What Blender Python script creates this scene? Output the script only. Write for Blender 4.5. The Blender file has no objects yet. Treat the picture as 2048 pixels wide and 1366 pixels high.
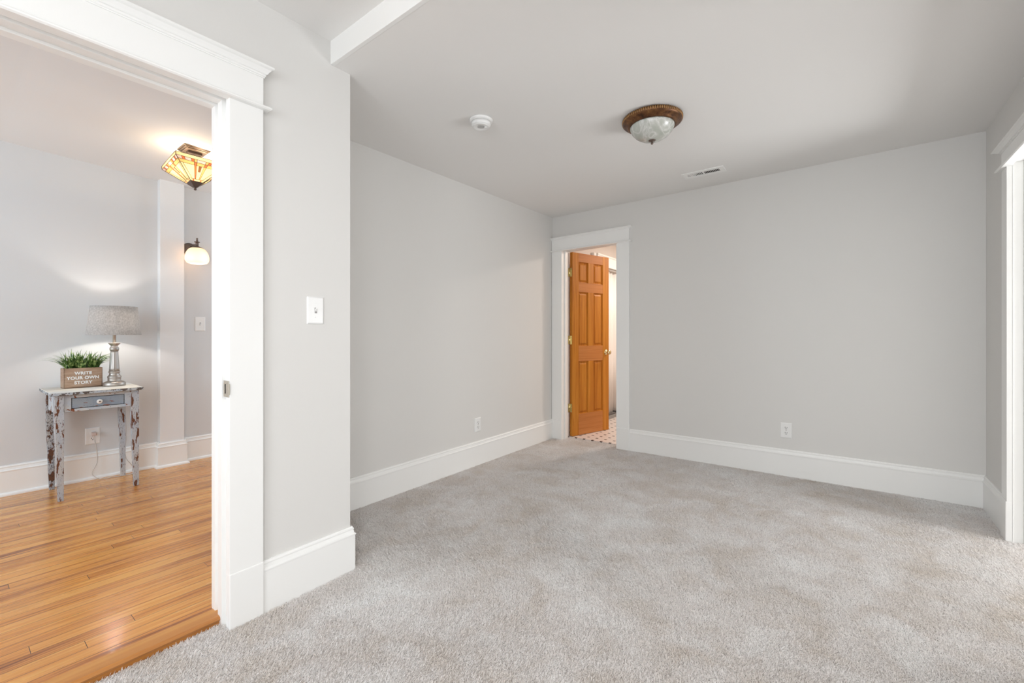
import bpy, bmesh, math, random
import numpy as np
from mathutils import Vector, Matrix

S = bpy.context.scene
COL = S.collection
PI = math.pi
random.seed(7)

# ------------------------------------------------------------------ camera, world, light, exposure
F_PX, YAW, HORIZON, CAM_H = 880.48, 37.4051, 668.864, 1.07
cd = bpy.data.cameras.new('camera')
cam = bpy.data.objects.new('camera', cd)
COL.objects.link(cam)
cd.sensor_fit = 'HORIZONTAL'
cd.sensor_width = 36.0
cd.lens = F_PX / 2048 * 36.0
cd.shift_y = -(683 - HORIZON) / 2048
cd.clip_start = 0.02
cam.location = (0, 0, CAM_H)
cam.rotation_euler = (math.radians(90), 0, math.radians(YAW))
S.camera = cam

W = bpy.data.worlds.new('world')
S.world = W
W.use_nodes = True
W.node_tree.nodes['Background'].inputs[0].default_value = (0.75, 0.86, 1.0, 1)
W.node_tree.nodes['Background'].inputs[1].default_value = 1.0

S.view_settings.view_transform = 'Standard'
S.view_settings.look = 'None'
S.view_settings.gamma = 1.0
S.view_settings.use_curve_mapping = False
S.view_settings.exposure = 0.72
S.cycles.max_bounces = 8
S.cycles.diffuse_bounces = 6
S.cycles.sample_clamp_indirect = 6.0
S.cycles.caustics_reflective = False
S.cycles.caustics_refractive = False


def area_light(name, loc, rot, sx, sy, power, color):
    l = bpy.data.lights.new(name, 'AREA')
    l.shape = 'RECTANGLE'
    l.size, l.size_y, l.energy, l.color = sx, sy, power, color
    o = bpy.data.objects.new(name, l)
    o.location, o.rotation_euler = loc, rot
    COL.objects.link(o)
    return o


# daylight through the windows behind the camera (rear walls) and in the near right wall; the last two are added fill
DAY = (0.97, 0.985, 1.0)
HALLDAY = (0.76, 0.90, 1.0)
area_light('window_daylight_rear', (-0.15, -2.27, 1.35), (math.radians(93), 0, 0), 1.3, 1.4, 27, DAY)
area_light('window_daylight_side', (0.73, -0.95, 1.35), (math.radians(97), 0, PI / 2), 1.3, 1.4, 6, DAY)
area_light('window_daylight_hall', (-3.0, -2.30, 1.35), (math.radians(94), 0, math.radians(45)), 1.3, 1.5, 33, HALLDAY)
area_light('added_hall_end_fill', (-3.45, 3.03, 1.4), (math.radians(90), 0, math.radians(180 - 30)), .9, 1.3, 8.5, HALLDAY)  # made-up daylight at the unseen hall end, lifts the dim hall wall
area_light('added_annex_fill', (2.45, 3.28, 1.2), (math.radians(108), 0, PI / 2), .9, 1.8, 52, DAY)  # added panel inside the windowless adjoining room, brightens the recess wall and ceiling

# ------------------------------------------------------------------ measured geometry
XF, XL, YB, YE, XR, XW = -1.8308, -2.4428, 3.8867, 1.1622, 0.6652, -4.4309
ZC = 2.286
XJ = -1.965            # hall side of the left wall


def tilt(x, y, z):
    """the old house is a little out of level"""
    t = z / ZC
    return z + (1 - t) * (.0042 * (x + 1) + .0057 * (y - 2.5)) + t * (.0096 * (x + 1) + .0051 * (y - 2.5))


# ------------------------------------------------------------------ mesh helpers
class MB:
    def __init__(s):
        s.v, s.f, s.m, s.sm = [], [], [], []

    def add(s, vs, fs, mi=0, smooth=False):
        n = len(s.v)
        s.v += [tuple(v) for v in vs]
        s.f += [tuple(i + n for i in f) for f in fs]
        s.m += [mi] * len(fs)
        s.sm += [smooth] * len(fs)
        return s

    def box(s, x0, x1, y0, y1, z0, z1, mi=0):
        x0, x1 = sorted((x0, x1)); y0, y1 = sorted((y0, y1)); z0, z1 = sorted((z0, z1))
        vs = [(x, y, z) for z in (z0, z1) for y in (y0, y1) for x in (x0, x1)]
        return s.add(vs, [(0, 2, 3, 1), (4, 5, 7, 6), (0, 1, 5, 4), (2, 6, 7, 3), (0, 4, 6, 2), (1, 3, 7, 5)], mi)

    def lathe(s, prof, c=(0, 0, 0), n=48, mi=0, smooth=True, mod=None, axis='z'):
        vs, fs = [], []
        for r, z in prof:
            for i in range(n):
                a = 2 * PI * i / n
                k = mod(a, r, z) if mod else 1
                p = (r * k * math.cos(a), r * k * math.sin(a), z)
                if axis == 'x':
                    p = (p[2], p[0], p[1])
                if axis == 'y':
                    p = (p[0], p[2], p[1])
                vs.append((c[0] + p[0], c[1] + p[1], c[2] + p[2]))
        for j in range(len(prof) - 1):
            for i in range(n):
                fs.append((j * n + i, j * n + (i + 1) % n, (j + 1) * n + (i + 1) % n, (j + 1) * n + i))
        if prof[0][0] > 1e-6:
            fs.append(tuple(range(n))[::-1])
        if prof[-1][0] > 1e-6:
            fs.append(tuple((len(prof) - 1) * n + i for i in range(n)))
        return s.add(vs, fs, mi, smooth)

    def tube(s, pts, r, n=10, mi=0):
        pts = [Vector(p) for p in pts]
        vs, fs = [], []
        up = Vector((0, 0, 1))
        for i, p in enumerate(pts):
            t = (pts[min(i + 1, len(pts) - 1)] - pts[max(i - 1, 0)]).normalized()
            a = t.cross(up)
            if a.length < .05:
                a = t.cross(Vector((0, 1, 0)))
            a.normalize(); b = t.cross(a)
            rr = r[i] if isinstance(r, (list, tuple)) else r
            for k in range(n):
                q = 2 * PI * k / n
                vs.append(p + a * math.cos(q) * rr + b * math.sin(q) * rr)
        for j in range(len(pts) - 1):
            for k in range(n):
                fs.append((j * n + k, j * n + (k + 1) % n, (j + 1) * n + (k + 1) % n, (j + 1) * n + k))
        fs.append(tuple(range(n))[::-1]); fs.append(tuple((len(pts) - 1) * n + k for k in range(n)))
        return s.add(vs, fs, mi, True)

    def sweep(s, path, prof, side=1, T=None, mi=0):
        """closed profile of (offset, z) swept along a plan polyline with mitred corners; side 1 = right, -1 = left"""
        P = [Vector(p) for p in path]
        k = len(prof)
        vs, fs = [], []
        for i, p in enumerate(P):
            def nrm(a, b):
                d = (b - a).normalized()
                return Vector((d.y, -d.x)) * side
            if i == 0:
                m = nrm(P[0], P[1])
            elif i == len(P) - 1:
                m = nrm(P[-2], P[-1])
            else:
                a, b = nrm(P[i - 1], P[i]), nrm(P[i], P[i + 1])
                m = (a + b) / (1 + a.dot(b))
            for o, z in prof:
                q = p + m * o
                x, y = (q.x, q.y) if T is None else T(q.x, q.y)
                vs.append((x, y, z))
        for i in range(len(P) - 1):
            for j in range(k):
                fs.append((i * k + j, i * k + (j + 1) % k, (i + 1) * k + (j + 1) % k, (i + 1) * k + j))
        fs.append(tuple(range(k))[::-1]); fs.append(tuple((len(P) - 1) * k + j for j in range(k)))
        return s.add(vs, fs, mi)

    def ubox(s, T, u0, u1, v0, v1, z0, z1, mi=0):
        a, b = T(u0, v0), T(u1, v1)
        return s.box(a[0], b[0], a[1], b[1], z0, z1, mi)

    def xf(s, M):
        s.v = [tuple(M @ Vector(v)) for v in s.v]
        return s

    def build(s, name, mats, parent=None, warp=False, bevel=0.0, loc=None):
        vs = s.v
        if warp:
            vs = [(x, y, tilt(x, y, z)) for x, y, z in vs]
        me = bpy.data.meshes.new(name)
        me.from_pydata(vs, [], s.f)
        if not isinstance(mats, (list, tuple)):
            mats = [mats]
        for m in mats:
            me.materials.append(m)
        me.polygons.foreach_set('material_index', s.m)
        me.polygons.foreach_set('use_smooth', s.sm)
        bm = bmesh.new(); bm.from_mesh(me)
        bmesh.ops.recalc_face_normals(bm, faces=bm.faces)
        bm.to_mesh(me); bm.free()
        o = bpy.data.objects.new(name, me)
        COL.objects.link(o)
        if bevel:
            b = o.modifiers.new('bevel', 'BEVEL')
            b.width = bevel; b.segments = 2; b.limit_method = 'ANGLE'; b.angle_limit = math.radians(40)
        if parent is not None:
            o.parent = parent
            o.matrix_parent_inverse = Matrix.Translation(-Vector(parent.location)) if parent.type == 'EMPTY' and not parent.get('localised') else Matrix()
        if loc is not None:
            o.location = loc
        return o


def tag(o, label=None, cat=None, group=None, kind=None):
    if label: o['label'] = label
    if cat: o['category'] = cat
    if group: o['group'] = group
    if kind: o['kind'] = kind
    return o


def thing(name, loc, label, cat, group=None, kind=None):
    """an Empty at the base of the thing; children are built in world coordinates"""
    o = bpy.data.objects.new(name, None)
    o.empty_display_size = .05
    o.location = loc
    COL.objects.link(o)
    return tag(o, label, cat, group, kind)


# ------------------------------------------------------------------ materials
def mat(name, color, rough=.5, metal=0.0, spec=.5, bump=None, coat=0.0, **k):
    m = bpy.data.materials.new(name); m.use_nodes = True
    nt = m.node_tree; b = nt.nodes['Principled BSDF']
    b.inputs['Base Color'].default_value = (*color, 1)
    b.inputs['Roughness'].default_value = rough
    b.inputs['Metallic'].default_value = metal
    b.inputs['Specular IOR Level'].default_value = spec
    b.inputs['Coat Weight'].default_value = coat
    for kk, vv in k.items():
        b.inputs[kk].default_value = vv
    if bump:
        sc, st, dist = bump
        tc = nt.nodes.new('ShaderNodeTexCoord')
        n = nt.nodes.new('ShaderNodeTexNoise'); n.inputs['Scale'].default_value = sc; n.inputs['Detail'].default_value = 4
        bp = nt.nodes.new('ShaderNodeBump'); bp.inputs['Strength'].default_value = st; bp.inputs['Distance'].default_value = dist
        nt.links.new(tc.outputs['Object'], n.inputs['Vector'])
        nt.links.new(n.outputs['Fac'], bp.inputs['Height']); nt.links.new(bp.outputs[0], b.inputs['Normal'])
    return m


class NG:
    """tiny node helper"""
    def __init__(s, m):
        s.nt = m.node_tree; s.N = s.nt.nodes; s.b = s.N['Principled BSDF']

    def n(s, typ, ins=None, **attrs):
        x = s.N.new('ShaderNode' + typ)
        for k, v in attrs.items(): setattr(x, k, v)
        for k, v in (ins or {}).items():
            if isinstance(v, bpy.types.NodeSocket): s.nt.links.new(v, x.inputs[k])
            else: x.inputs[k].default_value = v
        return x

    def math(s, op, a, b=0.0, c=0.0):
        x = s.N.new('ShaderNodeMath'); x.operation = op
        for i, v in enumerate((a, b, c)):
            if isinstance(v, bpy.types.NodeSocket): s.nt.links.new(v, x.inputs[i])
            else: x.inputs[i].default_value = v
        return x.outputs[0]

    def ramp(s, fac, stops, interp='LINEAR'):
        x = s.N.new('ShaderNodeValToRGB'); x.color_ramp.interpolation = interp
        e = x.color_ramp.elements
        while len(e) < len(stops): e.new(.5)
        for i, (p, c) in enumerate(stops):
            e[i].position = p
            e[i].color = (*c, 1) if len(c) == 3 else c
        s.nt.links.new(fac, x.inputs[0])
        return x.outputs[0]

    def mix(s, fac, a, b, blend='MIX'):
        x = s.N.new('ShaderNodeMix'); x.data_type = 'RGBA'; x.blend_type = blend
        for sock, v in ((x.inputs[0], fac), (x.inputs[6], a), (x.inputs[7], b)):
            if isinstance(v, bpy.types.NodeSocket): s.nt.links.new(v, sock)
            elif isinstance(v, (tuple, list)): sock.default_value = (*v, 1)
            else: sock.default_value = v
        return x.outputs[2]

    def out(s, sock, name):
        s.nt.links.new(sock, s.b.inputs[name])


M_wall = mat('wall_paint', (.715, .705, .685), .6, spec=.3, bump=(260, .08, .002))
M_hallwall = mat('hall_wall_paint', (.665, .67, .675), .55, spec=.3, bump=(220, .08, .002))
M_pilaster = mat('pilaster_paint', (.78, .785, .79), .5, spec=.3)
M_ceil = mat('ceiling_paint', (.825, .815, .80), .75, spec=.2, bump=(180, .08, .002))
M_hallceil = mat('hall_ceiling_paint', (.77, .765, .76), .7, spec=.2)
M_trim = mat('white_gloss_trim', (.87, .87, .855), .36, spec=.45, bump=(35, .03, .002))
M_bathwall = mat('bathroom_wall_paint', (.66, .61, .57), .6, spec=.3)
M_plastic = mat('white_plastic', (.83, .83, .82), .3)
M_plate = mat('white_wall_plate', (.84, .84, .83), .28)
M_dark = mat('dark_slot', (.015, .013, .012), .6)
M_brass = mat('polished_brass', (.78, .66, .38), .22, 1.0)
M_steel = mat('brushed_nickel', (.46, .42, .385), .42, .95)
M_strike = mat('worn_strike_metal', (.62, .57, .48), .35, 1.0, bump=(300, .5, .002))
M_bronze_dark = mat('aged_dark_bronze', (.17, .13, .11), .38, .9)
M_canopy = mat('antique_bronze_canopy', (.20, .145, .105), .35, .85)
M_vent = mat('white_enamel_vent', (.86, .855, .84), .4)
M_vent_dark = mat('vent_duct_dark', (.05, .045, .04), .8)
M_soil = mat('dark_foam', (.03, .04, .02), .9)
M_curb = mat('grey_stone_curb', (.30, .295, .29), .5)
M_letter = mat('white_letter_paint', (.86, .86, .85), .6)


def make_bronze():
    m = mat('bronze_leaf_finish', (.2, .1, .04), .42, .55)
    g = NG(m)
    tc = g.n('TexCoord')
    n = g.n('TexNoise', {'Vector': tc.outputs['Object'], 'Scale': 28., 'Detail': 6., 'Roughness': .65})
    c = g.ramp(n.outputs['Fac'], [(.30, (.035, .016, .008)), (.48, (.125, .052, .019)), (.60, (.19, .085, .03)), (.74, (.30, .16, .055))])
    g.out(c, 'Base Color')
    bp = g.n('Bump', {'Height': n.outputs['Fac'], 'Strength': .3, 'Distance': .003})
    g.out(bp.outputs[0], 'Normal')
    return m


M_bronze = make_bronze()


def make_alabaster():
    m = mat('alabaster_glass', (.7, .7, .66), .25, spec=.6)
    g = NG(m)
    tc = g.n('TexCoord')
    w = g.n('TexNoise', {'Vector': tc.outputs['Object'], 'Scale': 9., 'Detail': 3., 'Distortion': 1.8})
    r = g.math('ABSOLUTE', g.math('SUBTRACT', w.outputs['Fac'], .5))
    c = g.ramp(r, [(0., (.68, .68, .65)), (.02, (.58, .585, .55)), (.07, (.49, .50, .455)), (.2, (.42, .435, .39))])
    g.out(c, 'Base Color')
    return m


M_alabaster = make_alabaster()


def wood_mat(name, axis, cols, rough, scale=1.0, coat=0.0):
    """grain stretched along one object axis"""
    m = mat(name, cols[1], rough, coat=coat)
    m.node_tree.nodes['Principled BSDF'].inputs['Coat Roughness'].default_value = .15
    g = NG(m)
    tc = g.n('TexCoord')
    st = [38 * scale] * 3
    st['xyz'.index(axis)] = 1.6 * scale
    mp = g.n('Mapping', {'Vector': tc.outputs['Object'], 'Scale': tuple(st)})
    n = g.n('TexNoise', {'Vector': mp.outputs[0], 'Scale': 1., 'Detail': 5., 'Roughness': .6, 'Distortion': .6})
    n2 = g.n('TexNoise', {'Vector': mp.outputs[0], 'Scale': .18, 'Detail': 2.})
    f = g.math('ADD', g.math('MULTIPLY', n.outputs['Fac'], .6), g.math('MULTIPLY', n2.outputs['Fac'], .4))
    c = g.ramp(f, [(.34, cols[0]), (.5, cols[1]), (.64, cols[2])])
    g.out(c, 'Base Color')
    bp = g.n('Bump', {'Height': n.outputs['Fac'], 'Strength': .06, 'Distance': .002})
    g.out(bp.outputs[0], 'Normal')
    return m


DOORC = [(.36, .11, .010), (.50, .18, .018), (.60, .25, .034)]
DOORR = [(.43, .155, .038), (.52, .20, .055), (.58, .245, .075)]
M_door_v = wood_mat('honey_pine_upright_grain', 'z', DOORC, .5, coat=.03)
M_door_h = wood_mat('honey_pine_cross_grain', 'x', DOORR, .5, coat=.03)
for _m in (M_door_v, M_door_h): _m.node_tree.nodes['Principled BSDF'].inputs['Specular IOR Level'].default_value = .22
M_planter = wood_mat('driftwood_brown_board', 'y', [(.24, .15, .09), (.40, .26, .175), (.48, .35, .25)], .7, scale=3.2)


def make_floorwood():
    m = mat('varnished_oak_strips', (.5, .22, .08), .3, coat=.35)
    g = NG(m)
    g.b.inputs['Coat Roughness'].default_value = .12
    tc = g.n('TexCoord')
    sep = g.n('SeparateXYZ', {'Vector': tc.outputs['Object']})
    row = g.math('FLOOR', g.math('DIVIDE', sep.outputs['X'], .057))
    wn = g.n('TexWhiteNoise', {'W': row}, noise_dimensions='1D')
    v = g.n('CombineXYZ', {'X': g.math('ADD', sep.outputs['Y'], g.math('MULTIPLY', wn.outputs['Value'], 9.3)), 'Y': sep.outputs['X'], 'Z': 0.})
    br = g.n('TexBrick', {'Vector': v.outputs[0], 'Color1': (0, 0, 0, 1), 'Color2': (1, 1, 1, 1), 'Mortar': (.5, .5, .5, 1),
                          'Scale': 1., 'Mortar Size': .0010, 'Mortar Smooth': .2, 'Bias': 0., 'Brick Width': 1.25, 'Row Height': .057},
             offset=0.0, squash=1.0, offset_frequency=1)
    mp = g.n('Mapping', {'Vector': v.outputs[0], 'Scale': (2.2, 75., 1.)})
    bsep = g.n('SeparateColor', {'Color': br.outputs['Color']})
    off = g.n('CombineXYZ', {'X': g.math('MULTIPLY', bsep.outputs[0], 37.), 'Y': g.math('MULTIPLY', bsep.outputs[0], 11.)})
    va = g.n('VectorMath', {0: mp.outputs[0], 1: off.outputs[0]})
    gr = g.n('TexNoise', {'Vector': va.outputs[0], 'Scale': 1., 'Detail': 6., 'Roughness': .62, 'Distortion': .4})
    blot = g.n('TexNoise', {'Vector': tc.outputs['Object'], 'Scale': 1.6, 'Detail': 3.})
    mp2 = g.n('Mapping', {'Vector': v.outputs[0], 'Scale': (.9, 9., 1.)})
    streak = g.n('TexNoise', {'Vector': mp2.outputs[0], 'Scale': 1., 'Detail': 4.})
    f = g.math('ADD', g.math('MULTIPLY', gr.outputs['Fac'], .62), g.math('MULTIPLY', bsep.outputs[0], .14))
    f = g.math('ADD', f, g.math('MULTIPLY', streak.outputs['Fac'], .32))
    c = g.ramp(f, [(.36, (.20, .060, .016)), (.46, (.48, .175, .038)), (.55, (.71, .305, .066)), (.69, (.80, .43, .12))])
    dk = g.ramp(blot.outputs['Fac'], [(.35, (.80, .76, .74)), (.6, (1., 1., 1.))])
    c = g.mix(1.0, c, dk, 'MULTIPLY')
    c = g.mix(br.outputs['Fac'], c, (.07, .03, .012))
    g.out(c, 'Base Color')
    rr = g.ramp(streak.outputs['Fac'], [(.3, (.16, .16, .16)), (.7, (.36, .36, .36))])
    g.out(rr, 'Roughness')
    h = g.math('SUBTRACT', g.math('MULTIPLY', gr.outputs['Fac'], .25), br.outputs['Fac'])
    bp = g.n('Bump', {'Height': h, 'Strength': .25, 'Distance': .0015})
    g.out(bp.outputs[0], 'Normal')
    return m


M_floorwood = make_floorwood()
M_threshold = wood_mat('oak_nosing', 'y', [(.40, .15, .035), (.52, .22, .05), (.60, .29, .08)], .4, coat=.2)


def make_tile():
    m = mat('white_mosaic_with_black_dots', (.8, .72, .68), .3)
    g = NG(m)
    tc = g.n('TexCoord')
    sep = g.n('SeparateXYZ', {'Vector': tc.outputs['Object']})
    def cell(s, o):
        return g.math('ABSOLUTE', g.math('SUBTRACT', g.math('FRACT', g.math('ADD', g.math('DIVIDE', s, .0945), o)), .5))
    # dots sit on a square lattice; offset chosen so that a dot falls at (-2.139, 4.104)
    ox, oy = .5 - (-2.139 / .0945) % 1, .5 - (4.104 / .0945) % 1
    a, b = cell(sep.outputs['X'], ox), cell(sep.outputs['Y'], oy)
    dot = g.math('LESS_THAN', g.math('MAXIMUM', a, b), .135)
    dot0 = g.math('LESS_THAN', g.math('MAXIMUM', a, b), .16)
    line = g.math('GREATER_THAN', g.math('MAXIMUM', a, b), .488)
    c = g.mix(line, (.80, .735, .70), (.62, .56, .53))
    c = g.mix(dot0, c, (.62, .56, .53))
    c = g.mix(dot, c, (.035, .028, .03))
    g.out(c, 'Base Color')
    return m


M_tile = make_tile()


def make_peel(name, base, rust, dark, t_rust, t_dark, sc=9., zs=1.):
    m = mat(name, base, .65)
    g = NG(m)
    tc = g.n('TexCoord')
    mp = g.n('Mapping', {'Vector': tc.outputs['Object'], 'Scale': (1., 1., zs)})
    n1 = g.n('TexNoise', {'Vector': mp.outputs[0], 'Scale': sc, 'Detail': 7., 'Roughness': .62})
    n2 = g.n('TexNoise', {'Vector': mp.outputs[0], 'Scale': sc * 6, 'Detail': 5., 'Roughness': .7})
    n3 = g.n('TexNoise', {'Vector': mp.outputs[0], 'Scale': sc * .6, 'Detail': 3.})
    c = g.mix(g.ramp(n3.outputs['Fac'], [(.35, (0, 0, 0)), (.65, (1, 1, 1))]), base, tuple(min(1, v * k) for v, k in zip(base, (.82, .9, 1.02))))
    c = g.mix(g.math('GREATER_THAN', n1.outputs['Fac'], t_rust), c, rust)
    c = g.mix(g.math('GREATER_THAN', n2.outputs['Fac'], t_dark), c, dark)
    g.out(c, 'Base Color')
    bp = g.n('Bump', {'Height': g.math('LESS_THAN', n1.outputs['Fac'], t_rust), 'Strength': .5, 'Distance': .001})
    g.out(bp.outputs[0], 'Normal')
    return m


M_leg = make_peel('peeling_white_paint_over_rust_brown', (.52, .52, .515), (.135, .045, .018), (.05, .03, .025), .558, .60, 40., .25)
M_leg_dark = make_peel('heavily_worn_paint', (.44, .435, .43), (.11, .042, .02), (.04, .025, .02), .53, .55, 30., .5)
M_apron = make_peel('blue_white_chipped_paint', (.55, .57, .575), (.22, .07, .025), (.10, .09, .085), .585, .635, 18., 1.3)
M_top = make_peel('cream_painted_top', (.74, .70, .62), (.50, .46, .40), (.12, .10, .09), .70, .78, 7., 1.)
M_topedge = make_peel('chipped_table_edge', (.50, .52, .52), (.10, .08, .07), (.03, .025, .02), .53, .60, 26., 1.)
M_drawer = make_peel('slate_blue_washed_paint', (.31, .36, .41), (.28, .09, .03), (.13, .15, .18), .63, .62, 12., 3.5)


def make_shade_fabric():
    m = bpy.data.materials.new('grey_linen_shade'); m.use_nodes = True
    nt = m.node_tree; nt.nodes.clear()
    N = nt.nodes
    o = N.new('ShaderNodeOutputMaterial'); d = N.new('ShaderNodeBsdfDiffuse'); t = N.new('ShaderNodeBsdfTranslucent')
    mx = N.new('ShaderNodeMixShader'); mx.inputs[0].default_value = .32
    tc = N.new('ShaderNodeTexCoord')
    r = N.new('ShaderNodeMapping'); r.inputs['Scale'].default_value = (260, 260, 60)
    r2 = N.new('ShaderNodeMapping'); r2.inputs['Scale'].default_value = (60, 60, 420)
    a = N.new('ShaderNodeTexNoise'); a.inputs['Scale'].default_value = 1; a.inputs['Detail'].default_value = 2
    b = N.new('ShaderNodeTexNoise'); b.inputs['Scale'].default_value = 1; b.inputs['Detail'].default_value = 2
    ad = N.new('ShaderNodeMath'); ad.operation = 'ADD'
    cr = N.new('ShaderNodeValToRGB')
    cr.color_ramp.elements[0].position = .40; cr.color_ramp.elements[0].color = (.44, .43, .42, 1)
    cr.color_ramp.elements[1].position = .62; cr.color_ramp.elements[1].color = (.64, .625, .61, 1)
    hf = N.new('ShaderNodeMath'); hf.operation = 'MULTIPLY'; hf.inputs[1].default_value = .5
    L = nt.links.new
    L(tc.outputs['Object'], r.inputs[0]); L(tc.outputs['Object'], r2.inputs[0])
    L(r.outputs[0], a.inputs['Vector']); L(r2.outputs[0], b.inputs['Vector'])
    L(a.outputs['Fac'], ad.inputs[0]); L(b.outputs['Fac'], ad.inputs[1]); L(ad.outputs[0], hf.inputs[0]); L(hf.outputs[0], cr.inputs[0])
    L(cr.outputs[0], d.inputs[0]); L(cr.outputs[0], t.inputs[0])
    L(d.outputs[0], mx.inputs[1]); L(t.outputs[0], mx.inputs[2]); L(mx.outputs[0], o.inputs[0])
    return m


M_linen = make_shade_fabric()


def glass_mat(name, col, trans=.55, gloss=.08):
    """opalescent lamp glass: light passes through and scatters"""
    m = bpy.data.materials.new(name); m.use_nodes = True
    nt = m.node_tree; nt.nodes.clear(); N = nt.nodes; L = nt.links.new
    o = N.new('ShaderNodeOutputMaterial'); d = N.new('ShaderNodeBsdfDiffuse'); t = N.new('ShaderNodeBsdfTranslucent')
    mx = N.new('ShaderNodeMixShader'); mx.inputs[0].default_value = trans
    gl = N.new('ShaderNodeBsdfGlossy'); gl.inputs['Roughness'].default_value = .12
    m2 = N.new('ShaderNodeMixShader'); m2.inputs[0].default_value = gloss
    d.inputs[0].default_value = (*col, 1); t.inputs[0].default_value = (*col, 1)
    L(d.outputs[0], mx.inputs[1]); L(t.outputs[0], mx.inputs[2]); L(mx.outputs[0], m2.inputs[1]); L(gl.outputs[0], m2.inputs[2])
    L(m2.outputs[0], o.inputs[0])
    return m


M_opal = glass_mat('frosted_opal_glass', (.74, .64, .54), .62)
M_g_cream = glass_mat('cream_art_glass', (.62, .50, .27))
M_g_amber = glass_mat('amber_art_glass', (.55, .34, .12))
M_g_orange = glass_mat('orange_art_glass', (.45, .12, .04))
M_g_lilac = glass_mat('pale_lilac_art_glass', (.52, .40, .38))
M_g_brown = glass_mat('brown_art_glass', (.16, .07, .03))
M_came = mat('dark_lead_came', (.10, .07, .05), .5, .6)
M_bulb = mat('lit_bulb', (1, .9, .75), .3)
_b = M_bulb.node_tree.nodes['Principled BSDF']
_b.inputs['Emission Color'].default_value = (1, .80, .55, 1); _b.inputs['Emission Strength'].default_value = 12


def make_curtain():
    m = mat('white_shower_curtain', (.86, .83, .80), .6)
    m.node_tree.nodes['Principled BSDF'].inputs['Subsurface Weight'].default_value = 0
    return m


M_curtain = make_curtain()


def make_leaf():
    m = mat('glossy_grass_leaf', (.1, .22, .05), .4)
    g = NG(m)
    tc = g.n('TexCoord')
    n = g.n('TexNoise', {'Vector': tc.outputs['Object'], 'Scale': 55., 'Detail': 2.})
    c = g.ramp(n.outputs['Fac'], [(.38, (.03, .085, .018)), (.50, (.12, .23, .05)), (.62, (.36, .47, .18))])
    g.out(c, 'Base Color')
    return m


M_leaf = make_leaf()


def make_cord():
    m = mat('clear_grey_cord', (.60, .56, .52), .25)
    return m


M_cord = make_cord()


def make_carpet(name, k):
    m = mat(name, (.55, .52, .5), .95, spec=.05)
    g = NG(m)
    tc = g.n('TexCoord')
    pos = tc.outputs['Object']
    big = g.n('TexNoise', {'Vector': pos, 'Scale': 1.5, 'Detail': 4., 'Roughness': .6})
    mid = g.n('TexNoise', {'Vector': pos, 'Scale': 5.5, 'Detail': 4., 'Distortion': .8})
    fine = g.n('TexNoise', {'Vector': pos, 'Scale': 330., 'Detail': 2., 'Roughness': .6})
    f = g.math('ADD', g.math('MULTIPLY', big.outputs['Fac'], .5), g.math('MULTIPLY', mid.outputs['Fac'], .5))
    c = g.ramp(f, [(.34, (.575 * k, .54 * k, .505 * k)), (.50, (.63 * k, .612 * k, .60 * k)), (.64, (.67 * k, .665 * k, .66 * k))])
    d = g.ramp(fine.outputs['Fac'], [(.32, (.14, .125, .12)), (.42, (.985, .98, .975)), (.62, (1.06, 1.06, 1.06))])
    c = g.mix(1.0, c, d, 'MULTIPLY')
    g.out(c, 'Base Color')
    return m


M_carpet = make_carpet('grey_beige_carpet_backing', 1.2)
M_pile = make_carpet('grey_beige_carpet_yarn', 1.42)
_nt = M_pile.node_tree
_src = _nt.nodes['Principled BSDF'].inputs['Base Color'].links[0].from_socket
_tr = _nt.nodes.new('ShaderNodeBsdfTranslucent'); _mx = _nt.nodes.new('ShaderNodeMixShader'); _mx.inputs[0].default_value = .46
_nt.links.new(_src, _tr.inputs[0]); _nt.links.new(_nt.nodes['Principled BSDF'].outputs[0], _mx.inputs[1]); _nt.links.new(_tr.outputs[0], _mx.inputs[2])
_nt.links.new(_mx.outputs[0], _nt.nodes['Material Output'].inputs[0])

# ------------------------------------------------------------------ large structure
def struct(o, kind='structure'):
    o['kind'] = kind
    return o


ZU = 2.388     # upper ceiling (nominal, before tilt)
YBEAM = 1.083

def slab(name, m, quads, z, th, warp, up):
    b = MB()
    for x0, x1, y0, y1 in quads:
        b.box(x0, x1, y0, y1, z, z + (th if up else -th))
    return struct(b.build(name, m, warp=warp))


floor = slab('floor', M_carpet, [(-1.882, 2.6, -2.3, YE), (XL, 2.6, YE, YB), (-2.33, -1.735, YB, 4.0)], -.010, .12, True, False)
b = MB().box(-4.6, -1.895, -2.3, 1.10, -.1, .005).box(-4.6, XL - .06, 1.10, 3.0, -.1, .005)
hall_floor = struct(b.build('floor.001', M_floorwood))
b = MB().box(-3.2, -.9, 4.0, 6.4, -.1, .003)
bath_floor = struct(b.build('floor.002', M_tile, warp=True))

# ceilings: lower slab over the far part, raised slab over the near part, hall and bathroom
struct(MB().box(XL - .12, .85, YBEAM, 4.02, ZC, ZC + .3).build('ceiling', M_ceil, warp=True))
struct(MB().box(XJ + .02, 2.6, -2.35, YBEAM, ZU, ZU + .2).build('ceiling.001', M_ceil, warp=True))
b = MB()
ys = [(-2.35, 2.36), (.2543, 2.3463), (1.0877, 2.3092), (1.21, 2.307), (1.49, 2.304), (3.05, 2.30)]
vs, fs = [], []
for y, z in ys:
    xe = XJ + .02 if y < 1.2 else XL - .1
    vs += [(-4.6, y, z), (xe, y, z), (xe, y, 2.62), (-4.6, y, 2.62)]
for i in range(5):
    a = i * 4
    fs += [(a + j, a + (j + 1) % 4, a + 4 + (j + 1) % 4, a + 4 + j) for j in range(4)]
fs += [(0, 1, 2, 3), (20, 21, 22, 23)]
struct(b.add(vs, fs).build('ceiling.002', M_hallceil))
struct(MB().box(-3.2, -.9, 4.0, 6.4, 2.36, 2.5).build('ceiling.003', M_ceil))
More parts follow.
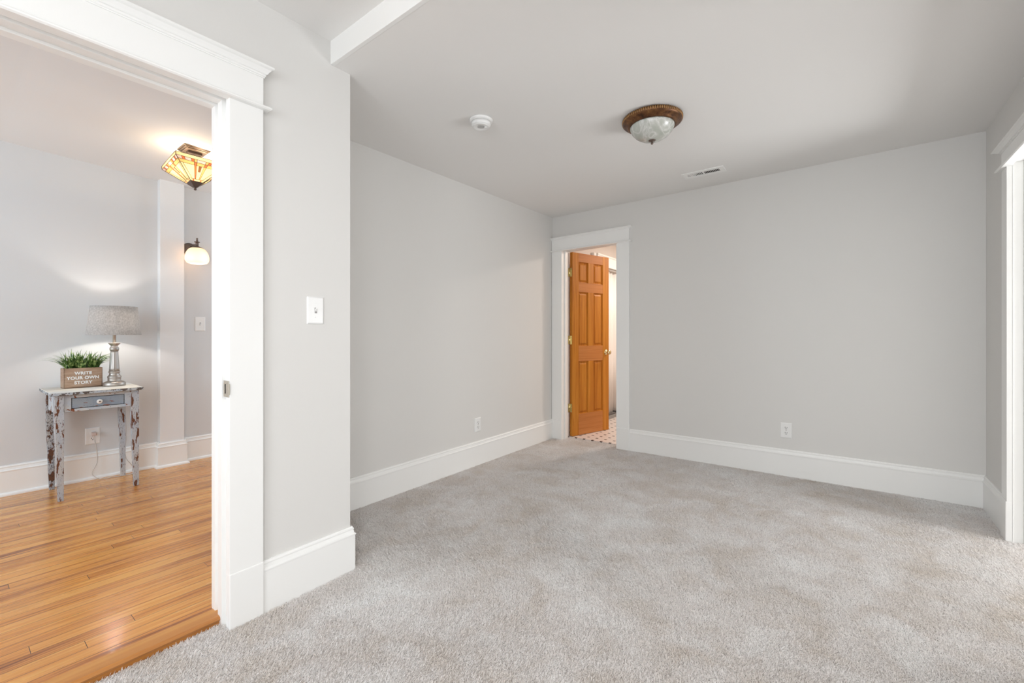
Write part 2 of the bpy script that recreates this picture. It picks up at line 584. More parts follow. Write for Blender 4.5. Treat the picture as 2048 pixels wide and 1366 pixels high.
struct(MB().box(XF, 2.6, YBEAM - .019, YBEAM, ZC - .001, ZU + .02).build('trim_1', M_trim, warp=True, bevel=.002))

# walls
YJ0 = -.75      # near side of the wide opening in the left wall (outside the frame)
YJ1 = .672      # far side (rough opening behind the jamb lining)
ZH1 = 1.984
b = MB()
b.box(XJ, XF, -2.3, YJ0, -.1, 2.6)
b.box(XJ, XF, YJ1, YE, -.1, 2.6)
b.box(XJ, XF, YJ0, YJ1, ZH1, 2.6)
b.box(XL - .13, XJ, YE - .134, YE, -.1, 2.6)
struct(b.build('wall_left', M_wall, warp=True))
b = MB().box(XL - .13, XL, YE, YB + .02, -.1, 2.6)
struct(b.build('wall_recess', M_wall, warp=True))
BD0, BD1, BZ = -2.334, -1.730, 1.945
YB2 = 4.006
b = MB()
b.box(XL - .13, BD0, YB, YB2, -.1, 2.6)
b.box(BD1, .8, YB, YB2, -.1, 2.6)
b.box(BD0, BD1, YB, YB2, BZ, 2.6)
struct(b.build('wall_back', M_wall, warp=True))
RY1, RY0 = 3.36, 2.2
b = MB()
b.box(XR, XR + .14, RY1, YB, -.1, 2.6)
b.box(XR, XR + .14, .0, RY0, -.1, 2.6)
b.box(XR, XR + .14, -2.3, -1.6, -.1, 2.6)
b.box(XR, XR + .14, -1.6, -.3, -.1, .6)
b.box(XR, XR + .14, -1.6, -.3, 2.1, 2.6)
b.box(XR, XR + .14, -.3, 0, -.1, 2.6)
b.box(XR, XR + .14, RY0, RY1, 1.95, 2.6)
struct(b.build('wall_right', M_wall, warp=True))
b = MB()
b.box(XF, XR + .14, -2.34, -2.2, -.1, .6).box(XF, XR + .14, -2.34, -2.2, 2.1, 2.6)
b.box(XF, -.85, -2.34, -2.2, .6, 2.1).box(.55, XR + .14, -2.34, -2.2, .6, 2.1)
struct(b.build('wall_front', M_wall))
# room beyond the right opening
b = MB().box(2.5, 2.6, 1.9, 4.02, -.1, 2.6).box(XR + .14, 2.5, 3.92, 4.02, -.1, 2.6).box(XR + .14, 2.5, 1.9, 2.0, -.1, 2.6)
struct(b.build('wall_annex', M_wall))
struct(MB().box(XR, 2.6, 1.9, 4.02, 2.36, 2.5).build('ceiling.004', M_ceil))
# hall walls
b = MB().box(XW - .13, XW, -2.34, 3.05, -.1, 2.6)
struct(b.build('wall_hall', M_hallwall))
b = MB().box(XW, XL - .13, 3.0, 3.1, -.1, .6).box(XW, XL - .13, 3.0, 3.1, 2.1, 2.6).box(XW, -4.0, 3.0, 3.1, .6, 2.1).box(-2.9, XL - .13, 3.0, 3.1, .6, 2.1)
b.box(XW, XJ, -2.34, -2.2, -.1, .5).box(XW, XJ, -2.34, -2.2, 2.15, 2.6).box(XW, -4.1, -2.34, -2.2, .5, 2.15).box(-2.3, XJ, -2.34, -2.2, .5, 2.15)
struct(b.build('wall_hall_ends', M_hallwall))
PX = -4.364
struct(MB().box(XW, PX, 1.084, 1.246, -.02, 2.33).build('trim_2', M_pilaster, bevel=.003))
# bathroom walls
b = MB()
b.box(-2.50, -2.42, YB2, 4.80, -.1, 2.4).box(-2.50, -2.42, 4.80, 6.2, 1.88, 2.4)
b.box(-3.25, -3.2, 4.5, 6.3, -.1, 2.4).box(-3.2, -.9, 6.2, 6.3, -.1, 2.4).box(-1.0, -.9, YB2, 6.2, -.1, 2.4).box(-3.2, -2.50, 4.6, 4.7, -.1, 2.4)
struct(b.build('wall_bathroom', M_bathwall))

# windows behind the camera (outside the frame): simple sashes in the wall holes
def window(name, T, u0, u1, z0, z1):
    b = MB()
    for a, c in ((u0, u0 + .05), (u1 - .05, u1), ((u0 + u1) / 2 - .02, (u0 + u1) / 2 + .02)):
        b.ubox(T, a, c, .0, .03, z0, z1)
    for a, c in ((z0, z0 + .05), (z1 - .05, z1), ((z0 + z1) / 2 - .02, (z0 + z1) / 2 + .02)):
        b.ubox(T, u0, u1, .0, .03, a, c)
    return struct(b.build(name, M_trim))


window('window_1', lambda u, v: (u, -2.2 - v), -.85, .55, .6, 2.1)
window('window_2', lambda u, v: (XR + v, u), -1.6, -.3, .6, 2.1)
window('window_3', lambda u, v: (u, -2.2 - v), -4.1, -2.3, .5, 2.15)

window('added_hall_window', lambda u, v: (u, 3.0 + v), -4.0, -2.9, .6, 2.1)  # invented window, put in for the extra light at this hall end

# ------------------------------------------------------------------ baseboards
def base_profile(h, t=.016, shoe=False, z0=0.0):
    p = [(0, z0 - .012)]
    if shoe:
        p += [(t + .014, z0 - .012), (t + .014, z0 + .008), (t + .011, z0 + .015), (t + .004, z0 + .020), (t, z0 + .021)]
    else:
        p += [(t, z0 - .012)]
    p += [(t, z0 + h - .040), (t + .003, z0 + h - .038), (t + .003, z0 + h - .033), (t - .003, z0 + h - .028), (t - .006, z0 + h - .014),
          (t - .004, z0 + h - .012), (t - .004, z0 + h - .008), (t - .008, z0 + h - .004), (t - .009, z0 + h), (0, z0 + h)]
    return p


BP = base_profile(.1945)
struct(MB().sweep([(XF, .7743), (XF, YE), (XL, YE), (XL, YB - .022)], BP).build('baseboard_left', M_trim, warp=True))
struct(MB().sweep([(-1.603, YB), (XR, YB), (XR, 3.438)], BP).build('baseboard_back', M_trim, warp=True))
HP = base_profile(.198, shoe=True, z0=.005)
struct(MB().sweep([(XW, -2.2), (XW, 1.084), (PX, 1.084), (PX, 1.246), (XW, 1.246), (XW, 3.0)], HP).build('baseboard_hall', M_trim))

# ------------------------------------------------------------------ cased openings
def crown(z0, z1, v):
    h = z1 - z0
    return [(0, z0), (v * .12, z0), (v * .12, z0 + h * .10), (v * .22, z0 + h * .14), (v * .22, z0 + h * .30), (v * .36, z0 + h * .34),
            (v * .5, z0 + h * .5), (v * .72, z0 + h * .72), (v * .92, z0 + h * .80), (v, z0 + h * .84), (v, z1), (0, z1)]


def casing(trimname, T, uL0, uL1, uR0, uR1, z_head, z_cr, z_top, t, warp, proj, plinth=.198, left=True, right=True):
    """flat casing boards with plinths, frieze board, lower ledge and crown"""
    root = struct(thing(trimname, (*T((uL1 + uR0) / 2, 0), 0), None, None))
    for ok, a, c in ((left, uL0, uL1), (right, uR0, uR1)):
        if not ok: continue
        b = MB().ubox(T, a, c, 0, t, plinth - .002, z_head)
        b.build('casing', M_trim, root, warp, .0015)
        b = MB().ubox(T, a - .0005, c + .0005, 0, t + .004, -.02, plinth)
        b.build('plinth_block', M_trim, root, warp, .003)
    MB().ubox(T, uL0, uR1, 0, t + .001, z_head, z_cr + .01).build('frieze_board', M_trim, root, warp, .0015)
    b = MB().sweep([(uL0, 0), (uL0, t), (uR1, t), (uR1, 0)], [(0, z_head - .013), (.018, z_head - .013), (.023, z_head - .009), (.023, z_head - .004), (.018, z_head), (0, z_head)], -1, T)
    b.ubox(T, uL0, uR1, 0, t, z_head - .013, z_head)
    b.build('ledge', M_trim, root, warp)
    b = MB().sweep([(uL0, 0), (uL0, t), (uR1, t), (uR1, 0)], crown(z_cr, z_top, proj), -1, T)
    b.ubox(T, uL0, uR1, 0, t, z_cr, z_top)
    b.build('crown', M_trim, root, warp)
    return root


TL = lambda u, v: (XF + v, u)
TB = lambda u, v: (u, YB - v)
TR = lambda u, v: (XR - v, u)
trimL = casing('trim_3', TL, YJ0 - .118, YJ0, .6557, .7743, 1.972, 2.084, 2.126, .020, True, .029)
# jamb lining with its stops, as one swept U around the opening
def jamb(root, T, u0, u1, zh, strips, d_end, warp=True):
    """strips: (v0, v1, proud) in depth behind the wall face; lining boards stand on both sides and across the head"""
    b = MB()
    for v0, v1, p in strips:
        b.ubox(T, u1 - p, u1 + .014, -v1, -v0, -.02, zh + .012)
        b.ubox(T, u0 - .014, u0 + p, -v1, -v0, -.02, zh + .012)
        b.ubox(T, u0 - .0138, u1 + .0138, -v1 + .0001, -v0 - .0001, zh - p, zh + .0118)
    return b.build('jamb', M_trim, root, warp, .0015)


jamb(trimL, TL, YJ0, .6557, 1.972, [(.0005, .012, 0), (.012, .036, -.010), (.036, .074, .006), (.074, .106, -.006), (.106, .140, .004)], .14)
# hall side casing of the same opening
b = MB().box(XJ - .02, XJ, .6557, .775, .005, 1.972).box(XJ - .02, XJ, YJ0 - .12, YJ0, .005, 1.972).box(XJ - .02, XJ, YJ0 - .12, .775, 1.972, 2.10)
b.build('casing', M_trim, trimL, True, .0015)
# strike plate on the jamb
zs = .868
b = MB().box(-1.858, -1.812, .6525, .6553, zs - .030, zs - .018).box(-1.858, -1.812, .6525, .6553, zs + .018, zs + .030)
b.box(-1.858, -1.850, .6525, .6553, zs - .02, zs + .02).box(-1.834, -1.806, .6518, .6553, zs - .02, zs + .02)
b.box(-1.850, -1.834, .6545, .6556, zs - .018, zs + .018, 1)
b.build('strike_plate', [M_strike, M_dark], trimL, False, .0008)

trimB = casing('trim_4', TB, XL + .004, -2.322, -1.7258, -1.6034, 1.935, 2.040, 2.066, .020, True, .024)
jamb(trimB, TB, -2.322, -1.738, 1.935, [(.0005, .006, 0), (.006, .040, -.003), (.040, .098, .009), (.098, .135, 0)], .135)

trimR = casing('trim_5', TR, RY0 - .1, RY0, 3.345, 3.4384, 1.928, 2.008, 2.030, .020, True, .034)
jamb(trimR, TR, RY0, 3.345, 1.928, [(.0005, .006, 0), (.006, .040, -.004), (.040, .16, .004)], .16)

# wood nosing where the strip floor meets the carpet
b = MB().sweep([(-1.900, YJ0 + .0), (-1.900, .66)], [(-.055, -.04), (.012, -.04), (.012, -.012), (.018, -.008), (.021, -.002), (.018, .004), (.012, .007), (-.055, .007)], 1)
struct(b.build('trim_6', M_threshold))

# bathroom shower front: white header, curb, track
b = MB().box(-2.42, -2.372, 4.785, 6.2, 1.90, 2.036)
b.box(-2.42, -2.362, 4.775, 6.2, 2.020, 2.040).box(-2.42, -2.376, 4.70, 4.755, -.0, 2.036).box(-2.42, -2.385, 4.755, 4.80, 0, 2.0)
struct(b.build('trim_7', M_trim, bevel=.003))
struct(MB().box(-2.50, -2.366, 4.80, 6.2, .0, .052).build('trim_8', M_curb, bevel=.004))
struct(MB().box(-2.41, -2.385, 4.80, 6.2, .052, .062).build('trim_9', mat('shower_track', (.12, .11, .105), .5)))

# ------------------------------------------------------------------ the six panel door
ang = math.radians(74.3)
PIV = (-2.313, 4.022, tilt(-2.31, 4.02, 0) + .008)
door = bpy.data.objects.new('door_1', None); COL.objects.link(door)
door['localised'] = 1
door.location = PIV; door.rotation_euler = (0, 0, ang)
tag(door, 'honey orange six-panel wooden door standing ajar in the white bathroom doorway', 'door', None, 'structure')
DW, DH, DT = .566, 1.915, .035
xs = [0, .092, .238, .322, .468, DW]
zs_ = [0, .222, .775, .937, 1.507, 1.605, 1.822, DH]
b = MB()
e = .0
b.box(xs[0], xs[1], -DT, 0, 0, DH, 0).box(xs[4], xs[5], -DT, 0, 0, DH, 0)
for z0, z1 in ((zs_[0], zs_[1]), (zs_[2], zs_[3]), (zs_[4], zs_[5]), (zs_[6], zs_[7])):
    b.box(xs[1], xs[4], -DT + .0002, -.0002, z0, z1, 1)
for z0, z1 in ((zs_[1], zs_[2]), (zs_[3], zs_[4]), (zs_[5], zs_[6])):
    b.box(xs[2], xs[3], -DT, 0, z0, z1, 0)
b.build('door_leaf', [M_door_v, M_door_h], door, bevel=.0015)
for z0, z1 in ((zs_[1], zs_[2]), (zs_[3], zs_[4]), (zs_[5], zs_[6])):
    for x0, x1 in ((xs[1], xs[2]), (xs[3], xs[4])):
        b = MB()
        for sgn, y0 in ((1, -DT), (-1, 0)):
            rings = [(0, .001), (.003, .013), (.010, .0135), (.012, .0165), (.030, .007), (.032, .0066)]
            vs, fs = [], []
            for ins, dep in rings:
                y = y0 + sgn * dep
                vs += [(x0 + ins, y, z0 + ins), (x1 - ins, y, z0 + ins), (x1 - ins, y, z1 - ins), (x0 + ins, y, z1 - ins)]
            for i in range(len(rings) - 1):
                for j in range(4):
                    fs.append((i * 4 + j, i * 4 + (j + 1) % 4, i * 4 + 4 + (j + 1) % 4, i * 4 + 4 + j))
            k = (len(rings) - 1) * 4
            fs.append((k, k + 1, k + 2, k + 3))
            b.add(vs, fs)
        b.add([(x0, -DT + .003, z0), (x1, -DT + .003, z0), (x1, -DT + .003, z1), (x0, -DT + .003, z1), (x0, -.003, z0), (x1, -.003, z0), (x1, -.003, z1), (x0, -.003, z1)],
              [(0, 1, 5, 4), (1, 2, 6, 5), (2, 3, 7, 6), (3, 0, 4, 7)])
        b.build('door_panel', M_door_v, door)
for zc in (1.706, 1.000, .292):
    h = MB()
    h.tube([(-.004, .004, zc - .045), (-.004, .004, zc + .045)], .0055, 12)
    h.tube([(-.004, .004, zc + .045), (-.004, .004, zc + .052)], [.004, .002], 10)
    h.box(-.0022, .0, -.031, .003, zc - .044, zc + .044)
    # jamb leaf: lies on the lining, so turn it back by the door's swing
    c, s_ = math.cos(-ang), math.sin(-ang)
    q = MB().box(-.0075, -.0055, -.036, .002, zc - .044, zc + .044)
    q.v = [(x * c - y * s_, x * s_ + y * c, z) for x, y, z in q.v]
    h.add(q.v, q.f)
    for dz in (-.03, 0, .03):
        k = MB().lathe([(.0, -.0015), (.004, -.001), (.004, 0)], (0, 0, 0), 10, axis='x')
        k.v = [(x - .0022 - .001, y - .015, z + zc + dz) for x, y, z in k.v]
        h.add(k.v, k.f)
    h.build('hinge', M_brass, door)
kz, kx = .862, DW - .045
for sgn in (-1, 1):
    y0 = -DT if sgn < 0 else 0
    b = MB()
    pr = [(.0, 0), (.029, 0), (.029, .003), (.024, .006), (.013, .009), (.010, .014), (.010, .026), (.016, .030), (.025, .038), (.027, .046), (.024, .054), (.014, .059), (.0, .060)]
    b.lathe([(r, y * sgn) for r, y in pr], (kx, y0, kz), 28, axis='y')
    b.build('knob', M_brass, door)
MB().box(DW - .0005, DW + .001, -DT + .006, -.006, kz - .028, kz + .028).build('latch_plate', M_brass, door)

# ------------------------------------------------------------------ shower curtain and rod in the bathroom
b = MB()
vs, fs = [], []
nn = 160
for i in range(nn + 1):
    y = 4.83 + 1.33 * i / nn
    for z, k in ((.068, 1.25), (.7, 1.1), (1.3, .95), (1.886, .7)):
        x = -2.452 + k * (.020 * math.sin(y * 58) + .008 * math.sin(y * 23 + 1))
        vs.append((x, y, z))
for i in range(nn):
    for j in range(3):
        fs.append((i * 4 + j, i * 4 + 4 + j, i * 4 + 5 + j, i * 4 + 1 + j))
b.add(vs, fs, 0, True)
cur = b.build('shower_curtain', M_curtain)
sm = cur.modifiers.new('s', 'SOLIDIFY'); sm.thickness = .002
tag(cur, 'white pleated shower curtain seen past the edge of the wooden door', 'curtain')
rod = MB().tube([(-2.405, 4.80, 1.884), (-2.405, 6.2, 1.884)], .007, 12).build('curtain_rod', mat('grey_rod', (.5, .49, .48), .4))
tag(rod, 'thin metal curtain rod under the white header in the bathroom', 'curtain rod')

# ------------------------------------------------------------------ wall plates
def screw(b, T, u, z, v, r=.003, mi=0):
    p = T(u, v)
    q = MB().lathe([(0, 0), (r, 0), (r, .0012), (0, .0014)], (0, 0, 0), 10, axis='x' if T(0, 1)[0] != T(0, 0)[0] else 'y')
    sg = (T(0, 1)[0] - T(0, 0)[0]) or (T(0, 1)[1] - T(0, 0)[1])
    b.add([(p[0] + x * (sg if T(0, 1)[0] != T(0, 0)[0] else 1), p[1] + y * (sg if T(0, 1)[1] != T(0, 0)[1] else 1), z + zz) for x, y, zz in q.v], q.f, mi)


def plate(T, u, z, root, w=.070, h=.114):
    b = MB()
    pr = [(0, 0), (0, .003), (.004, .0055), (.006, .006)]
    vs, fs = [], []
    for ins, d in pr:
        for su, sz in ((-1, -1), (1, -1), (1, 1), (-1, 1)):
            x, y = T(u + su * (w / 2 - ins), d)
            vs.append((x, y, z + sz * (h / 2 - ins)))
    for i in range(3):
        for j in range(4):
            fs.append((i * 4 + j, i * 4 + (j + 1) % 4, i * 4 + 4 + (j + 1) % 4, i * 4 + 4 + j))
    fs += [(0, 1, 2, 3), (12, 13, 14, 15)]
    b.add(vs, fs)
    return b.build('wall_plate', M_plate, root)


def outlet(T, u, z, label, w=.073, h=.114):
    root = thing('electrical_outlet', (*T(u, 0), z - h / 2), label, 'outlet', None)
    plate(T, u, z, root, w, h)
    for dz in (-.0195, .0195):
        b = MB()
        n = 28
        vs, fs = [], []
        for v in (.006, .0082):
            for i in range(n):
                a = 2 * PI * i / n
                du, dv = .0172 * math.cos(a), max(-.0135, min(.0135, .0172 * math.sin(a)))
                x, y = T(u + du, v)
                vs.append((x, y, z + dz + dv))
        fs = [(i, (i + 1) % n, n + (i + 1) % n, n + i) for i in range(n)] + [tuple(range(n)), tuple(range(n, 2 * n))]
        b.add(vs, fs)
        r = b.build('receptacle', M_plastic, root)
        s = MB()
        s.ubox(T, u - .0075, u - .0050, .0080, .0086, z + dz - .0015, z + dz + .0080)
        s.ubox(T, u + .0050, u + .0075, .0080, .0086, z + dz - .0005, z + dz + .0072)
        s.ubox(T, u - .0028, u + .0028, .0080, .0086, z + dz - .0100, z + dz - .0050)
        s.build('slots', M_dark, r)
    b = MB(); screw(b, T, u, z, .006); b.build('screw', M_steel, root)
    return root


def switch(T, u, z, label, up=True, w=.0715, h=.116):
    root = thing('light_switch', (*T(u, 0), z - h / 2), label, 'light switch', None)
    plate(T, u, z, root, w, h)
    b = MB().ubox(T, u - .0052, u + .0052, .0058, .0066, z - .012, z + .012)
    b.build('toggle_slot', mat('slot_grey', (.35, .34, .33), .6), root)
    b = MB()
    s = 1 if up else -1
    q = [(-.0045, .006, -.005), (.0045, .006, -.005), (.0045, .006, .005), (-.0045, .006, .005),
         (-.0035, .016, s * .009 - .003), (.0035, .016, s * .009 - .003), (.0035, .016, s * .009 + .003), (-.0035, .016, s * .009 + .003)]
    vs = [(*T(u + a, v), z + c) for a, v, c in q]
    b.add(vs, [(0, 1, 2, 3), (4, 5, 6, 7), (0, 1, 5, 4), (1, 2, 6, 5), (2, 3, 7, 6), (3, 0, 4, 7)])
    b.build('toggle', M_plastic, root, bevel=.0008)
    for dz in (-.030, .030):
        b = MB(); screw(b, T, u, z + dz, .006); b.build('screw', M_plastic, root)
    return root


TW = lambda u, v: (XW + v, u)
TLr = lambda u, v: (XL + v, u)
outlet(TB, -.3735, .348, 'white duplex outlet low on the back grey wall, facing the room')
outlet(TLr, 2.724, .3225, 'white duplex outlet low on the recessed left wall beside the carpet')
outlet(TW, .700, .3215, 'white outlet with a plug in it, behind the distressed little table', .080, .120)
switch(TL, .994, 1.1735, 'white toggle switch plate on the bright wall right of the wide opening', True, .075, .117)
switch(TW, 1.378, 1.160, 'white toggle switch plate on the hall wall below the lit sconce', False, .076, .120)

# ------------------------------------------------------------------ smoke detector
cx, cy = -1.643, 1.862
cz = tilt(cx, cy, ZC)
t = thing('smoke_detector', (cx, cy, cz - .05), 'round white smoke detector on the ceiling, left of the bronze ceiling light', 'smoke detector')
MB().lathe([(0, 0), (.066, 0), (.066, -.006), (.062, -.012), (.058, -.015), (.0, -.015)], (cx, cy, cz), 40).build('mounting_base', M_plastic, t)
MB().lathe([(.054, -.0165), (.0545, -.030), (.051, -.036), (.049, -.0375)], (cx, cy, cz), 40).build('body', M_plastic, t)
b = MB().lathe([(.052, -.0135), (.052, -.018)], (cx, cy, cz), 40)
b.build('gap_ring', mat('shadow_gap', (.25, .24, .23), .8), t)
b = MB()
b.lathe([(.049, -.0372), (.046, -.041), (.040, -.0425), (.036, -.041), (.0, -.0405)], (cx, cy, cz), 40)
b.build('cover', M_plastic, t)
b = MB()
for i in range(7):
    for j in range(7):
        x, y = (i - 3) * .006, (j - 3) * .006
        if x * x + y * y < .019 ** 2:
            b.lathe([(0, -.0412), (.0017, -.0412), (.0017, -.0404)], (cx + x + .002, cy + y - .004, cz), 8)
b.build('vent_holes', M_dark, t)
MB().lathe([(.008, -.040), (.008, -.0445), (.006, -.0455), (0, -.0455)], (cx + .024, cy + .014, cz), 14).build('test_button', M_plastic, t)

# ------------------------------------------------------------------ bronze ceiling light
cx, cy = -.880, 2.450
cz = tilt(cx, cy, ZC)
t = thing('ceiling_light', (cx, cy, cz - .14), 'unlit flush ceiling light with bronze ring and cloudy white glass bowl', 'ceiling light')
MB().lathe([(0, 0), (.150, 0), (.150, -.004), (.163, -.008), (.160, -.024), (.150, -.032), (.136, -.037), (.132, -.045), (.124, -.049), (.118, -.046), (.118, -.02)], (cx, cy, cz), 64).build('ring', M_bronze, t)
b = MB()
for i in range(84):
    a = 2 * PI * i / 84
    c = (cx + .160 * math.cos(a), cy + .160 * math.sin(a), cz - .013)
    b.lathe([(0, -.0095), (.0035, -.008), (.0045, 0), (.0035, .008), (0, .0095)], c, 6)
b.build('rope_edge', mat('gilded_beads', (.34, .185, .07), .45, .5), t)
MB().lathe([(.121, -.043), (.119, -.055), (.109, -.076), (.091, -.096), (.066, -.112), (.036, -.121), (.012, -.124), (0, -.124)], (cx, cy, cz), 56).build('glass_bowl', M_alabaster, t)
b = MB().lathe([(0, -.120), (.016, -.1215), (.020, -.125), (.014, -.129), (.005, -.131), (.004, -.134), (.007, -.138), (.0075, -.142), (.004, -.1465), (0, -.147)], (cx, cy, cz), 24)
b.build('finial', M_bronze_dark, t)

# ------------------------------------------------------------------ ceiling vent
x0, x1, y0, y1 = -1.018, -.722, 3.456, 3.582
zc_ = tilt(-.87, 3.52, ZC)
t = thing('ceiling_vent', (-.87, 3.52, zc_ - .008), 'narrow white slotted air vent on the ceiling near the back wall', 'vent')
b = MB()
xa, xb, ya, yb = x0 + .036, x1 - .036, y0 + .034, y1 - .034
for a in ((x0, x1, y0, ya), (x0, x1, yb, y1), (x0, xa, ya, yb), (xb, x1, ya, yb)):
    b.box(*a, zc_ - .006, zc_ + .002)
b.box((xa + xb) / 2 - .006, (xa + xb) / 2 + .006, ya, yb, zc_ - .006, zc_ + .002)
b.build('frame', M_vent, t, bevel=.002)
MB().box(xa, xb, ya, yb, zc_ - .0005, zc_ + .001).build('duct_opening', M_vent_dark, t)
for k in range(20):
    x = xa + (xb - xa) * (k + .5) / 20
    if abs(x - (xa + xb) / 2) < .006: continue
    s = -1 if x < (xa + xb) / 2 else 1
    b = MB()
    k_ = -.0036 if s > 0 else .0004
    vs = [(x - .001, ya, zc_ - .0055), (x + .001, ya, zc_ - .0055), (x + .001 + k_, ya, zc_ - .0006), (x - .001 + k_, ya, zc_ - .0006)]
    vs += [(a, yb, c) for a, _, c in vs]
    b.add(vs, [(0, 1, 2, 3), (4, 5, 6, 7), (0, 1, 5, 4), (1, 2, 6, 5), (2, 3, 7, 6), (3, 0, 4, 7)])
    b.build('louver', M_vent, t)

# ------------------------------------------------------------------ hall ceiling light with art glass shade
hx, hy, hz = -3.500, 1.055, 2.312
t = thing('art_glass_ceiling_light', (hx, hy, hz - .25), 'lit square ceiling light with geometric amber stained glass shade in the hall', 'ceiling light')
b = MB()
for hw, z0, z1 in ((.076, hz - .006, hz + .002), (.070, hz - .012, hz - .006), (.060, hz - .018, hz - .012)):
    b.box(hx - hw, hx + hw, hy - hw, hy + hw, z0, z1)
b.build('canopy', M_canopy, t, bevel=.003)
b = MB().box(hx - .022, hx + .022, hy - .040, hy + .040, hz - .034, hz - .018)
b.tube([(hx, hy, hz - .03), (hx, hy, hz - .225)], .006, 10)
b.tube([(hx, hy - .034, hz - .02), (hx, hy - .034, hz - .075), (hx, hy - .05, hz - .10)], .005, 8)
b.tube([(hx, hy + .034, hz - .02), (hx, hy + .034, hz - .075), (hx, hy + .05, hz - .10)], .005, 8)
b.build('stem', M_bronze_dark, t)
RT = Matrix.Translation((hx, hy, 2.190)) @ Matrix.Rotation(math.radians(-7), 4, 'Y')
GL = [M_g_cream, M_g_amber, M_g_orange, M_g_lilac, M_g_brown]
HW, HB, ZT0, ZT1, ZT2 = .140, .036, .020, -.002, -.106


def side_pt(k, s, h):
    """k: side, s: -1..1 across, h: 0 at the rim .. 1 at the skirt edge .. 2 at the bottom"""
    if h <= 1:
        hw, z = HW, ZT0 + (ZT1 - ZT0) * h
    else:
        q = h - 1
        hw, z = HW + (HB - HW) * q, ZT1 + (ZT2 - ZT1) * q
    a, c = s * hw, hw
    for _ in range(k):
        a, c = -c, a
    return Vector((a, c, z))


for k in range(4):
    g = MB()
    cm = MB()
    def cell(s0, s1, h0, h1, mi):
        g.add([RT @ side_pt(k, s0, h0), RT @ side_pt(k, s1, h0), RT @ side_pt(k, s1, h1), RT @ side_pt(k, s0, h1)], [(0, 1, 2, 3)], mi)
    def line(s0, h0, s1, h1, r=.0013):
        cm.tube([RT @ side_pt(k, s0, h0), RT @ side_pt(k, s1, h1)], r, 5)
    cell(-1, 1, 0, 1, 0)
    cuts = [-1, -.80, -.68, -.42, -.30, -.18, .18, .30, .42, .68, .80, 1]
    cols = [3, 2, 3, 2, 1, 3, 1, 2, 3, 2, 3]
    for i in range(11):
        cell(cuts[i], cuts[i + 1], 1, 1.13, cols[i])
        if i: line(cuts[i], 1, cuts[i], 1.13)
    for i, (a, c, mi) in enumerate(((-1, -.30, 1), (-.30, -.18, 2), (-.18, .18, 1), (.18, .30, 2), (.30, 1, 1))):
        cell(a, c, 1.13, 1.27, mi)
    for a, c, mi in ((-1, -.62, 0), (-.62, -.30, 0), (-.30, -.20, 1), (-.20, -.08, 0), (-.08, .08, 1), (.08, .20, 0), (.20, .30, 2), (.30, .62, 0), (.62, 1, 0)):
        if mi == 1 and abs(a) < .1:
            cell(a, c, 1.27, 1.55, 4); cell(a, c, 1.55, 1.90, 0)
        else:
            cell(a, c, 1.27, 1.90, mi)
    cell(-1, -.6, 1.90, 2, 0); cell(-.6, -.4, 1.90, 2, 2); cell(-.4, .4, 1.90, 2, 0); cell(.4, .6, 1.90, 2, 2); cell(.6, 1, 1.90, 2, 0)
    for h in (0, 1, 1.13, 1.27, 1.90, 2):
        line(-1, h, 1, h, .0018 if h in (0, 2) else .0013)
    for s in (-.30, -.18, .18, .30):
        line(s, 1.0, s, 1.90)
    line(-1, 0, -1, 1, .0022); line(-1, 1, -1, 2, .0022)
    line(-.86, 1.27, -.62, 1.9); line(.86, 1.27, .62, 1.9)
    g.build('glass_panel', GL, t)
    cm.build('leading', M_came, t)
b = MB()
vs = [RT @ Vector((sx * (HB + .002), sy * (HB + .002), ZT2)) for sx, sy in ((-1, -1), (1, -1), (1, 1), (-1, 1))]
vs += [RT @ Vector((sx * .010, sy * .010, ZT2 - .030)) for sx, sy in ((-1, -1), (1, -1), (1, 1), (-1, 1))]
b.add(vs, [(0, 1, 2, 3), (4, 5, 6, 7)] + [(i, (i + 1) % 4, 4 + (i + 1) % 4, 4 + i) for i in range(4)])
q = MB().lathe([(.0, -.050), (.007, -.047), (.009, -.040), (.006, -.034), (.010, -.028), (.0, -.026)], (0, 0, ZT2), 14)
q.xf(RT); b.add(q.v, q.f, 0, True)
b.build('bottom_cap', M_bronze_dark, t)
for sy in (-1, 1):
    MB().lathe([(0, -.026), (.018, -.018), (.024, 0), (.018, .018), (.011, .030), (.011, .045), (0, .046)], (hx, hy + sy * .055, hz - .135), 16).build('bulb', M_bulb, t)
    l = bpy.data.lights.new('bulb_glow', 'POINT'); l.energy = 3.6; l.color = (1, .82, .62); l.shadow_soft_size = .02
    o = bpy.data.objects.new('bulb_glow', l); o.location = (hx, hy + sy * .055, hz - .105); COL.objects.link(o)

# ------------------------------------------------------------------ wall sconce
sx_, sy_, sz_ = XW, 1.300, 1.790
t = thing('wall_sconce', (sx_, sy_, 1.65), 'lit wall sconce with dark bronze arm and glowing frosted dome shade', 'wall light')
b = MB().lathe([(0, 0), (.052, 0), (.052, .006), (.046, .012), (.036, .016), (.022, .026), (.0, .028)], (sx_, sy_, sz_), 32, axis='x')
b.build('back_plate', M_bronze_dark, t)
ax = sx_ + .150
b = MB().tube([(sx_ + .02, sy_, sz_), (sx_ + .05, sy_, sz_ + .018), (sx_ + .09, sy_, sz_ + .024), (ax, sy_ + .008, sz_ + .018)], .009, 12)
b.build('arm', M_bronze_dark, t)
yc = sy_ + .010
MB().lathe([(0, 1.868), (.006, 1.866), (.008, 1.861), (.004, 1.855), (.008, 1.850), (.006, 1.840), (.020, 1.836), (.020, 1.831), (.011, 1.828), (.011, 1.800), (.030, 1.792), (.046, 1.782), (.0, 1.781)], (ax, yc, 0), 28).build('cap', M_bronze_dark, t)
